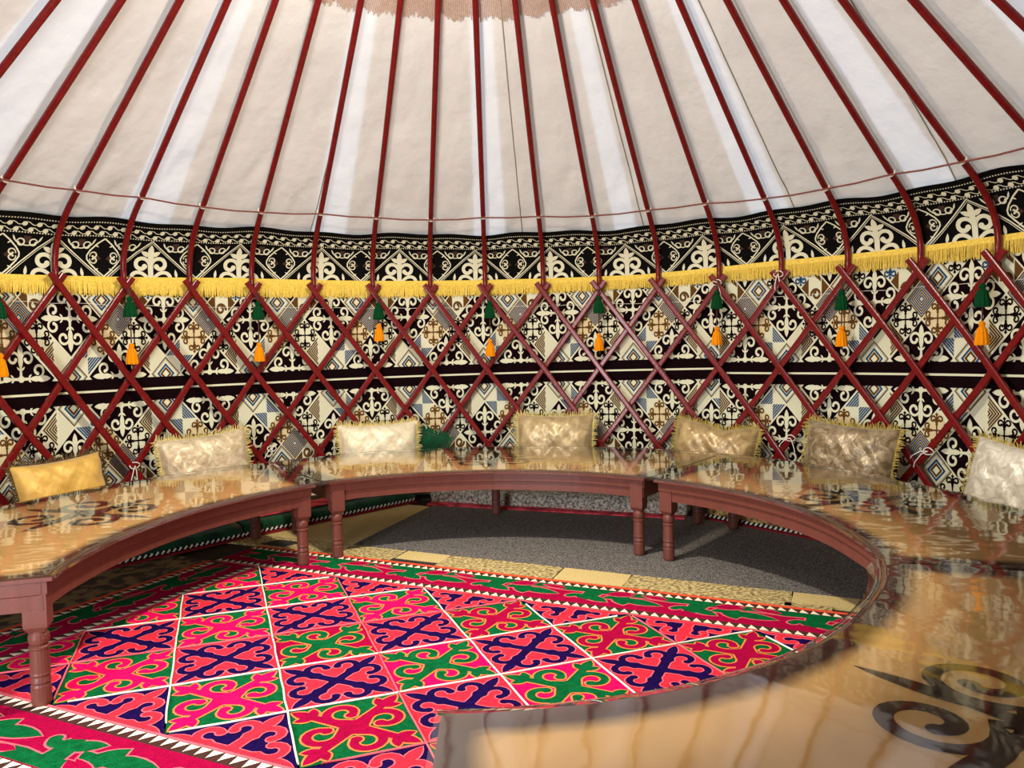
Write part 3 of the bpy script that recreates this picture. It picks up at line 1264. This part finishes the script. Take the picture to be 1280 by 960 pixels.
for i in range(-4, 14):
    for j in range(-8, 14):
        u, v = (i + j + 1) * S, -(i - j) * S
        if u < U0 - 1e-6 or u > U1 + 1e-6 or v > V1 + 1e-6 or v < V0 - 1e-6:
            continue
        odd = (i - j) % 2 == 1
        cn, cvv = '', None
        if abs(v - V1) < 1e-6:
            cn, cvv = 'far', (0, -1, 0)
        elif abs(v - V0) < 1e-6:
            cn, cvv = 'near', (0, 1, 0)
        elif abs(u - U0) < 1e-6:
            cn, cvv = 'left', (1, 0, 0)
        elif abs(u - U1) < 1e-6:
            cn, cvv = 'right', (-1, 0, 0)
        if abs(v - V1) < 1e-6 or abs(v - V0) < 1e-6:
            if abs(u - U0) < 1e-6 or abs(u - U1) < 1e-6:
                continue
        if odd:
            kind = ['pink', 'inv', 'crim', 'invc', 'pink'][(i * 2 + j * 3 + 20) % 5] if cn == '' else 'pink'
            if (i, j) in ((4, -1), (5, 0), (3, 2)):
                kind = 'crim'
            elif (i, j) in ((2, -1),):
                kind = 'invc'
            elif (i, j) in ((1, -2), (2, -3), (3, -2), (0, -1), (1, 0)):
                kind = 'pink'
        else:
            kind = 'navyinv' if cn in ('far', 'near') else 'navy'
        tile(kind, cn, cvv, u, v)
# white cords between the squares
for q in range(-10, 20):
    for fam in (0, 1):
        # family 0: u + v = const, family 1: u - v = const (in units of S)
        c0 = q * 2 * S + (0 if fam == 0 else 0)
        pts = []
        for u in np.linspace(U0, U1, 60):
            v = (c0 - u) if fam == 0 else (u - c0)
            if V0 <= v <= V1:
                pts.append((u, v))
        if len(pts) < 3:
            continue
        cm = MB()
        cm.tube([rg(u + RNG.uniform(-.002, .002), v + RNG.uniform(-.002, .002), .0068) for u, v in pts], .0032, 6)
        cm.build('white_cord', WHITE if (q + fam) % 3 else FELT_CORAL, rug, smooth=True)
# borders
BW = .325


def border(name, ax, lo, hi, base, out, wave):
    """ax 'u': band runs along u from lo to hi starting at v=base going 'out'"""
    def P(s_, w, z):
        return rg(s_, base + out * w, z) if ax == 'u' else rg(base + out * w, s_, z)
    g = Flat()
    n_ = int((hi - lo) / .1)
    xs = np.linspace(lo, hi, n_ + 1)
    for a, b in zip(xs[:-1], xs[1:]):
        for (w0, w1, m) in ((0, .012, 2), (.012, .060, 3), (.060, .265, 0), (.265, .312, 3), (.312, BW + .012, 4)):
            g.poly([(a, w0), (b, w0), (b, w1), (a, w1)], m, 0)
    mb = MB()
    g.to(mb, lambda x, y, l: P(x, y, .004 + .001 * l))
    bd = mb.build(name, [FELT_CRIM, FELT_GREEN, FELT_CORAL, FELT_BROWN, FELT_EDGE, FELT_WHITE], rug)
    tr = Flat()
    x = lo
    while x < hi - .03:
        for w0 in (.015, .268):
            tr.poly([(x, w0), (x + .036, w0), (x + .008, w0 + .040)], 0, 1)
        x += .042
    tm = MB()
    tr.to(tm, lambda x, y, l: P(x, y, .0055))
    tm.build('triangle_trim', FELT_WHITE, bd, kind='stuff')
    # running wave of green horns
    per = .46
    k = 0
    x = lo + .05
    while x < hi - per * .6:
        wm = MB()
        xx = x
        for e, m, l in ((.014, 2, 1), (0., 1, 2)):
            f = Flat()
            f.poly([(0, .268), (0, .205 - e / 2), (.10, .215 - e / 2), (.22, .20 - e / 2), (.34, .215 - e / 2), (.46, .205 - e / 2), (.46, .268)], m, l)
            f.stroke([(.12, .23), (.11, .17), (.09, .12)], (.085 + e, .06 + e), m, l)
            f.scroll(.055, .125, .040, .028, 10, 150, (.05 + e, .035 + e), m, l + .2, n=8, cap=.02 + e / 2)
            f.leaf(.10, .16, -25, .12 + e / 2, .06 + e, m, l + .25)
            f.leaf(.24, .215, -70, .125 + e / 2, .085 + e, m, l + .25)
            f.leaf(.25, .17, -8, .19 + e / 2, .07 + e, m, l + .3)
            f.leaf(.25, .20, -150, .09 + e / 2, .05 + e, m, l + .3)
            f.clip(0, 1, .064).clip(0, -1, -.262).to(wm, lambda a, b, l_: P(xx + a, b, .0045 + .0007 * l_))
        for e, m, l in ((.012, 2, 3), (0., 0, 4)):
            f = Flat()
            f.leaf(.17, .205, 28, .17 + e / 2, .042 + e, m, l)
            f.leaf(.30, .235, -160, .12 + e / 2, .030 + e, m, l + .1)
            f.leaf(.445, .225, 172, .12 + e / 2, .036 + e, m, l + .1)
            f.clip(0, 1, .064).clip(0, -1, -.262).to(wm, lambda a, b, l_: P(xx + a, b, .0045 + .0007 * l_))
        wm.build('horn_wave', [FELT_CRIM, FELT_GREEN, FELT_CORAL], bd)
        x += per
    return bd


border('border_strip', 'u', U0 - .30, U1 + .3, V1, 1, 0)
border('border_strip', 'u', U0 - .30, U1 + .3, V0, -1, 0)
border('border_strip', 'v', V0, V1, U0, -1, 0)
rug.location = (0, 0, -.005)

# ================================================================== low tables
T0 = (-.028, 0.)
HT = .415


def tp(a, r, z):
    q = math.radians(a)
    return (T0[0] + r * math.sin(q), T0[1] + r * math.cos(q), z)


TABLES = {
    'left': dict(a0=-110.6, a1=-38.9, ri=[(-110.6, 1.322), (-96, 1.296), (-80, 1.297), (-58.6, 1.345), (-39, 1.415)], ro=[(-111, 2.24), (-74, 2.245), (-53, 2.28), (-39, 2.32)],
                 label='low curved table on the left side, its free end above the rug corner'),
    'back': dict(a0=-35.6, a1=32.6, ri=[(-35.6, 1.443), (-18, 1.468), (-.7, 1.472), (18, 1.455), (32.6, 1.425)], ro=[(-36, 2.33), (-22, 2.44), (-9, 2.476), (8, 2.485), (25, 2.47), (33, 2.43)],
                 label='low curved table at the back, facing the viewer across the rug'),
    'right': dict(a0=35.0, a1=103.9, ri=[(35, 1.415), (54, 1.389), (70, 1.37), (87, 1.345), (104, 1.345)], ro=[(35, 2.42), (45.7, 2.368), (63, 2.22), (80, 2.19), (104, 2.2)],
                  label='low curved table on the right side, below the bronze and silver cushions'),
    'near': dict(a0=104.6, a1=176.6, ri=[(104, 1.34), (125, 1.32), (141, 1.335), (155, 1.347), (176.6, 1.347)], ro=[(104, 2.25), (176.6, 2.25)],
                 label='low curved table nearest the viewer with the large scroll ornament'),
}
LEG_PROF = [(.026, 0), (.029, .01), (.029, .060), (.0265, .066), (.0265, .070), (.030, .074), (.0285, .082), (.0265, .090), (.027, .094), (.030, .098), (.0285, .104),
            (.0275, .150), (.027, .176), (.030, .180), (.030, .186), (.024, .190), (.029, .198), (.0305, .210), (.0295, .222), (.024, .230), (.024, .236)]


def leg_mesh():
    mb = MB()
    mb.lathe(LEG_PROF, 18)
    # square head with chamfered shoulders
    rows = []
    for hw, z in ((.022, .232), (.033, .250), (.0335, .262), (.0335, .385)):
        rows.append([(hw, hw, z), (-hw, hw, z), (-hw, -hw, z), (hw, -hw, z)])
    n0 = len(mb.v)
    mb.grid(rows, close_v=True)
    mb.f.append((n0 + 3, n0 + 2, n0 + 1, n0))
    mb.m.append(0)
    return mb.mesh('leg', TABLEWOOD)


LEG = leg_mesh()


def ornament():
    """dark ram-horn scrolls stencilled on a table: radial axis +y, metres"""
    f = Flat()
    f.leaf(.0, .085, 90, .26, .052, 0, 1, 8)
    f.stroke([(0, 0), (.0, .05), (0, .12)], (.06, .03), 0, 1.05)
    f.scroll(.125, .135, .115, .03, 232, -215, (.034, .040), 0, 1.1, start=(.01, .02), n=26, cap=.022)
    f.rot(4)
    return f


for key, T in TABLES.items():
    a0, a1 = T['a0'], T['a1']
    am = (a0 + a1) / 2
    RI = lambda a: interp(a, T['ri'])
    RO = lambda a: interp(a, T['ro'])
    c = tp(am, 1.8, 0)
    te = empty('low_table', c, label=T['label'], cat='table', group='ring of low curved tables')
    back = Vector(c)

    def W(a, r, z):
        p = tp(a, r, z)
        return (p[0] - c[0], p[1] - c[1], p[2])
    # top with rim attribute
    mb = MB()
    na, nr = 60, 40
    vals = []
    sec = []
    for ai in range(na + 1):
        a = a0 + (a1 - a0) * ai / na
        ri, ro = RI(a), RO(a)
        row = []
        for k in range(nr + 1):
            r = ri + (ro - ri) * (k / nr)
            row.append(W(a, r, HT - .006))
            d = min(r - ri, ro - r, abs(math.radians(a - a0)) * r, abs(math.radians(a1 - a)) * r)
            vals.append(d)
        sec.append(row)
    mb.grid(sec)
    # underside and rim
    rim = [(ai, 0) for ai in range(na + 1)] + [(na, k) for k in range(1, nr + 1)] + [(ai, nr) for ai in range(na - 1, -1, -1)] + [(0, k) for k in range(nr - 1, 0, -1)]
    base = len(mb.v)
    for lvl, (dz, ins) in enumerate(((0, 0), (-.010, 0), (-.012, .004))):
        for ai, k in rim:
            p = sec[ai][k]
            mb.v.append((p[0], p[1], p[2] + dz))
            vals.append(0.)
    L = len(rim)
    for lvl in (0, 1):
        for q in range(L):
            mb.f.append((base + lvl * L + q, base + lvl * L + (q + 1) % L, base + (lvl + 1) * L + (q + 1) % L, base + (lvl + 1) * L + q))
            mb.m.append(1)
    b2 = len(mb.v)
    for ai in range(na + 1):
        for k in (0, nr):
            p = sec[ai][k]
            mb.v.append((p[0], p[1], p[2] - .012))
            vals.append(0.)
    for ai in range(na):
        mb.f.append((b2 + ai * 2, b2 + ai * 2 + 1, b2 + ai * 2 + 3, b2 + ai * 2 + 2))
        mb.m.append(1)
    top = mb.build('tabletop', [GOLD, TABLEWOOD], te)
    at = top.data.attributes.new('rim', 'FLOAT', 'POINT')
    at.data.foreach_set('value', vals)
    om = MB()
    orn = ornament()
    ca, ra = am, (RI(am) + RO(am)) / 2 - (.0 if key == 'near' else .03)
    orn.to(om, lambda x, y, l: W(ca + math.degrees(x / ra), ra + y, HT - .0055 + .0003 * l))
    om.build('scroll_ornament', PAINT, top)
    # aprons: a two-step board under the inner edge, plain boards elsewhere
    def apron(pts_in, pts_out, z0, z1, step):
        mb = MB()
        n = len(pts_in)
        prof = [(0, z1), (0, (z0 + z1) / 2 + .004), (-step, (z0 + z1) / 2), (-step, z0), (1, z0), (1, z1)]
        rows = []
        for p, q in zip(pts_in, pts_out):
            p, q = np.array(p), np.array(q)
            d = (p - q) / np.linalg.norm(p - q)
            th_ = .022
            rows.append([((p + d * (w if w < 1 else -th_))[0], (p + d * (w if w < 1 else -th_))[1], z) for w, z in prof])
        mb.grid(rows, close_v=True)
        k = len(prof)
        mb.f += [tuple(range(k)), tuple((n - 1) * k + j for j in range(k))[::-1]]
        mb.m += [0, 0]
        return mb.build('apron', TABLEWOOD, te)
    da = math.degrees(.016 / 1.4)
    aa = np.linspace(a0 + da, a1 - da, 34)
    apron([W(a, RI(a) + .020, 0)[:2] for a in aa], [W(a, RI(a) + 1, 0)[:2] for a in aa], .303, .3975, .012)
    apron([W(a, RO(a) - .09, 0)[:2] for a in aa], [W(a, RO(a) - 1, 0)[:2] for a in aa], .303, .3975, .0)
    for (ae, sg) in ((a0, 1), (a1, -1)):
        P_, Q_ = [], []
        for r in np.linspace(RI(ae) + .035, RO(ae) - .095, 4):
            P_.append(W(ae + sg * math.degrees(.014 / r), r, 0)[:2])
            Q_.append(W(ae + sg * math.degrees(.5 / r), r, 0)[:2])
        apron(P_, Q_, .303, .3975, .004)
    for a, r in ((a0 + math.degrees(.052 / 1.4), RI(a0) + .056), (a1 - math.degrees(.052 / 1.4), RI(a1) + .056), (a0 + math.degrees(.062 / 2.2), RO(a0) - .13),
                 (a1 - math.degrees(.062 / 2.2), RO(a1) - .13), (am, RO(am) - .19)):
        lg = link(bpy.data.objects.new('leg', LEG))
        lg.parent = te
        lg.location = W(a, r, 0)
        lg.rotation_euler = (0, 0, -math.radians(a))
    # clear plastic cover lying on the table
    fm = MB()
    rows = []
    na2, nr2 = 90, 44
    x0, x1 = {'left': (.3, 1.4), 'back': (1.5, 1.1), 'right': (1.1, .2), 'near': (.3, .4)}[key]
    for ai in range(na2 + 1):
        a = a0 - x0 + (a1 - a0 + x0 + x1) * ai / na2
        ri, ro = RI(a), RO(a)
        row = []
        for k in range(-2, nr2 + 3):
            if k < 0:
                r, z = ri - (.017 if key == 'near' else .006) * (-k), HT - .0005 - (.004 + (.005 if key == 'near' else .001) * (-k)) * (-k)
            elif k > nr2:
                r, z = ro + .002 * (k - nr2), HT - .001 - .003 * (k - nr2)
            else:
                r, z = ri + (ro - ri) * k / nr2, HT + .001
            z += .0004 * (hash_noise(a * .6, r * 8, 3) + .6 * hash_noise(a * 1.7, r * 19, 9)) + .002
            row.append(tp(a, r, z))
        rows.append(row)
    fm.grid(rows)
    pos = {'left': 'left', 'back': 'back', 'right': 'right', 'near': 'nearest'}[key]
    fm.build('plastic_cover', FILM, smooth=True, label=f'clear shiny plastic sheet covering the {pos} curved table', cat='cover', group='plastic table covers')

# ================================================================== seat mats along the wall


def mat_strip(name, A, B, depth, z, m, edge=None, cord=None, top=None, fur=0., label='', cat='mat', bul=.02):
    """padded long mat: front edge A->B, going 'depth' to the outside"""
    A, B = np.array(A), np.array(B)
    d = (B - A) / np.linalg.norm(B - A)
    nrm = np.array((-d[1], d[0]))
    if nrm @ (A + B) < 0:
        nrm = -nrm
    e = empty(name, (float((A + B)[0] / 2), float((A + B)[1] / 2), 0), label=label, cat=cat)
    c = (A + B) / 2
    L = np.linalg.norm(B - A)
    n_ = int(L / .02) if fur else int(L / .06)

    def P(s_, w, zz):
        q = A + d * s_ + nrm * w - c
        return (float(q[0]), float(q[1]), zz)
    prof = [(.0, -.001), (-.006, z * .25), (-.012, z * .55), (.0, z * .85), (.03, z), (.09, z + bul * .5), (depth * .5, z + bul), (depth - .03, z), (depth, z * .5), (depth, -.001)]
    rows = []
    for i in range(n_ + 1):
        s_ = L * i / n_
        row = []
        for w, zz in prof:
            k = fur * (RNG.random() - .5) if zz > 0 else 0
            ww = w + k * .8 + .006 * math.sin(s_ * 9)
            row.append(P(s_, ww, zz + k + (.004 * math.sin(s_ * 7 + w * 5) if zz > .01 else 0)))
        rows.append(row)
    mb = MB()
    mb.grid(rows)
    k = len(prof)
    mb.f += [tuple(range(k)), tuple(n_ * k + j for j in range(k))[::-1]]
    mb.m += [0, 0]
    mb.build('pad', m, e, smooth=True)
    if cord:
        cm = MB()
        i = 0
        s_ = 0.
        while s_ < L:
            cm.tube([P(s_, -.014, z * .12 + .004), P(s_ + .016, -.016, z * .12 + .018)], .006, 5, m=i % 2)
            s_ += .016
            i += 1
        cm.build('twisted_cord', [WHITE, mat('black_cord', (20, 14, 14), .8)], e, kind='stuff')
    if edge:
        em = MB()
        em.grid([[P(s_, -.075 if fur else -.03, -.004), P(s_, -.075 if fur else -.03, .006), P(s_, .02, .012)] for s_ in np.linspace(0, L, 30)])
        em.build('edging', edge, e)
    if top:
        tm = MB()
        tm.grid([[P(s_, w, zz) for w, zz in ((.05, z + bul * .35 + .008), (depth * .5, z + bul + .008), (depth - .05, z + .012))] for s_ in np.linspace(.03, L - .03, 30)])
        tm.build('top_cloth', top, e)
    return e


VELVET_G = mat('green_velvet', (8, 62, 36), .85, .5, 14, .6, 40, sheen=.3, spec=.1)
REDCLOTH = speck_mat('red_figured_cloth', (156, 22, 40), (222, 70, 84), 12, .2)
FUR = speck_mat('grey_fur', (96, 88, 80), (206, 196, 180), 60, .8, (.35, .65))
GOLDM = speck_mat('gold_brocade', (96, 66, 34), (196, 160, 96), 24, .4)
REDEDGE = mat('dark_red_edging', (128, 20, 32), .9, .2, 60)
mat_strip('seat_mat', (-2.62, .2), (-1.54, 1.68), .42, .075, VELVET_G, edge=REDEDGE, cord=True, top=REDCLOTH, label='green velvet seat mat with red top behind the left table')
mat_strip('seat_mat', (-1.53, 1.70), (-.70, 2.715), .30, .075, VELVET_G, edge=REDEDGE, cord=True, top=REDCLOTH, label='green velvet seat mat behind the gap between left and back tables')
mat_strip('seat_mat', (-.57, 2.665), (1.12, 2.16), .26, .105, FUR, edge=REDCLOTH, fur=.012, label='grey fur seat mat behind the back table')
mat_strip('seat_mat', (1.24, 2.12), (2.05, 1.25), .42, .085, GOLDM, edge=REDEDGE, cord=True, label='gold brocade seat mat behind the right table, by the bronze cushion')
mat_strip('seat_mat', (2.10, 1.18), (2.45, -.1), .42, .085, GOLDM, edge=REDEDGE, label='gold brocade seat mat behind the right table, by the silver cushion')

# ================================================================== cushions
FR_CREAM = mat('cream_fringe', (214, 196, 128), .8, .2, 60)
FR_GOLD = mat('olive_gold_fringe', (182, 160, 84), .85, .3, 60)
FR_DARK = mat('dark_fringe', (92, 74, 46), .8, .35, 60)


def cushion(t, r, z0, w, h, lean, twist, m, fm, label, seed, sag=0., grp='cushions along the wall', th=.085):
    """stands on its long edge and leans on the lattice"""
    e = empty('cushion', cyl(t, r, z0), math.radians(-t), label=label, cat='cushion', group=grp)
    e.rotation_euler = (math.radians(-lean), math.radians(twist), math.radians(-t))
    e.rotation_mode = 'XYZ'
    mb = MB()
    n_ = 30

    def P(u, v, side):
        cu, cvv = 1 - abs(u) ** 4, 1 - abs(v) ** 4
        pin = .06 * (abs(u) ** 3) * (1 - abs(v) ** 2) + 0
        x = u * w / 2 * (1 - .06 * (1 - abs(v) ** 2) * abs(u) ** 3)
        z = h / 2 + v * h / 2 * (1 - .08 * (1 - abs(u) ** 2) * abs(v) ** 3) - sag * max(0, v) * math.exp(-((u - .15) / .35) ** 2)
        d = th * (max(0, cu * cvv)) ** .55
        wr = .010 * hash_noise(u * 5 + seed, v * 4 + seed * 2, seed) * (cu * cvv) ** .3 + .006 * math.sin(9 * math.atan2(v, u) + seed) * min(1, abs(u) ** 2 + abs(v) ** 2) * (cu * cvv) ** .4
        return (x, side * (d + wr * (d > 0)) , z)
    for side in (-1, 1):
        mb.grid([[P(u, v, side) for v in np.linspace(-1, 1, n_ + 1)] for u in np.linspace(-1, 1, n_ + 7)])
    mb.build('pillow', m, e, smooth=True)
    fb = MB()
    rr = random.Random(seed)
    per = []
    for k in range(360):
        q = k / 360 * 4
        s_ = int(q)
        f = q - s_
        u, v, ox, oz = ((-1 + 2 * f, 1, 0, 1), (1, 1 - 2 * f, 1, 0), (1 - 2 * f, -1, 0, -1), (-1, -1 + 2 * f, -1, 0))[s_]
        x, y, z = P(u, v, 1)
        ln = .029 + rr.uniform(-.008, .008)
        jx, jz, jy = rr.uniform(-.012, .012), rr.uniform(-.012, .012), rr.uniform(-.012, .006)
        fb.tube([(x, 0, z), (x + ox * ln * .5 + jx * .4, jy, z + oz * ln * .5 + jz * .4), (x + ox * ln + jx, jy * 2, z + oz * ln + jz)], [.0030, .0026, .0016], 4)
    fb.build('fringe', fm, e, kind='stuff')
    return e


ST = {
    'yellow': satin_mat('yellow_satin', (206, 160, 66), (224, 180, 84), .5, 3),
    'champagne': satin_mat('champagne_satin', (188, 164, 128), (226, 208, 172), .36, 5),
    'cream': satin_mat('cream_satin', (222, 206, 170), (240, 228, 198), .42, 4),
    'gold': satin_mat('pale_gold_satin', (164, 138, 96), (198, 174, 126), .34, 3),
    'amber': satin_mat('amber_satin', (152, 122, 76), (192, 164, 112), .32, 3),
    'bronze': satin_mat('bronze_satin', (116, 94, 62), (170, 150, 116), .32, 5),
    'silver': satin_mat('silver_satin', (196, 186, 164), (232, 224, 204), .34, 5)}
cushion(-59.9, 2.72, .108, .48, .42, 14, -3, ST['yellow'], FR_DARK, 'yellow satin cushion with dark fringe, leaning on the lattice behind the left table', 1)
cushion(-42.3, 2.76, .108, .56, .47, 12, -4, ST['champagne'], FR_CREAM, 'champagne damask cushion with a pinched corner, behind the left table', 2)
cushion(-19.2, 2.765, .115, .56, .46, 10, -1, ST['cream'], FR_CREAM, 'cream white satin cushion beside the small green velvet cushion', 3)
cushion(6.2, 2.80, .135, .56, .47, 10, 0, ST['gold'], FR_CREAM, 'pale gold satin cushion behind the middle of the back table', 4)
cushion(28.2, 2.80, .125, .56, .44, 10, 6, ST['amber'], FR_GOLD, 'tilted amber gold satin cushion with a dented top, beside the hanging seam', 5, sag=.03)
cushion(46.3, 2.74, .128, .55, .48, 12, 3, ST['bronze'], FR_GOLD, 'bronze brown crinkled satin cushion behind the right table', 6)
cushion(66.3, 2.70, .128, .56, .45, 14, 6, ST['silver'], FR_GOLD, 'silvery embossed satin cushion at the far right, cut by the picture edge', 7)
cushion(-14.6, 2.895, .115, .30, .40, 3, 20, VELVET_G, mat('green_fringe', (20, 92, 58), .8, .2, 60), 'dark green velvet cushion half hidden behind the cream cushion', 8, th=.045)
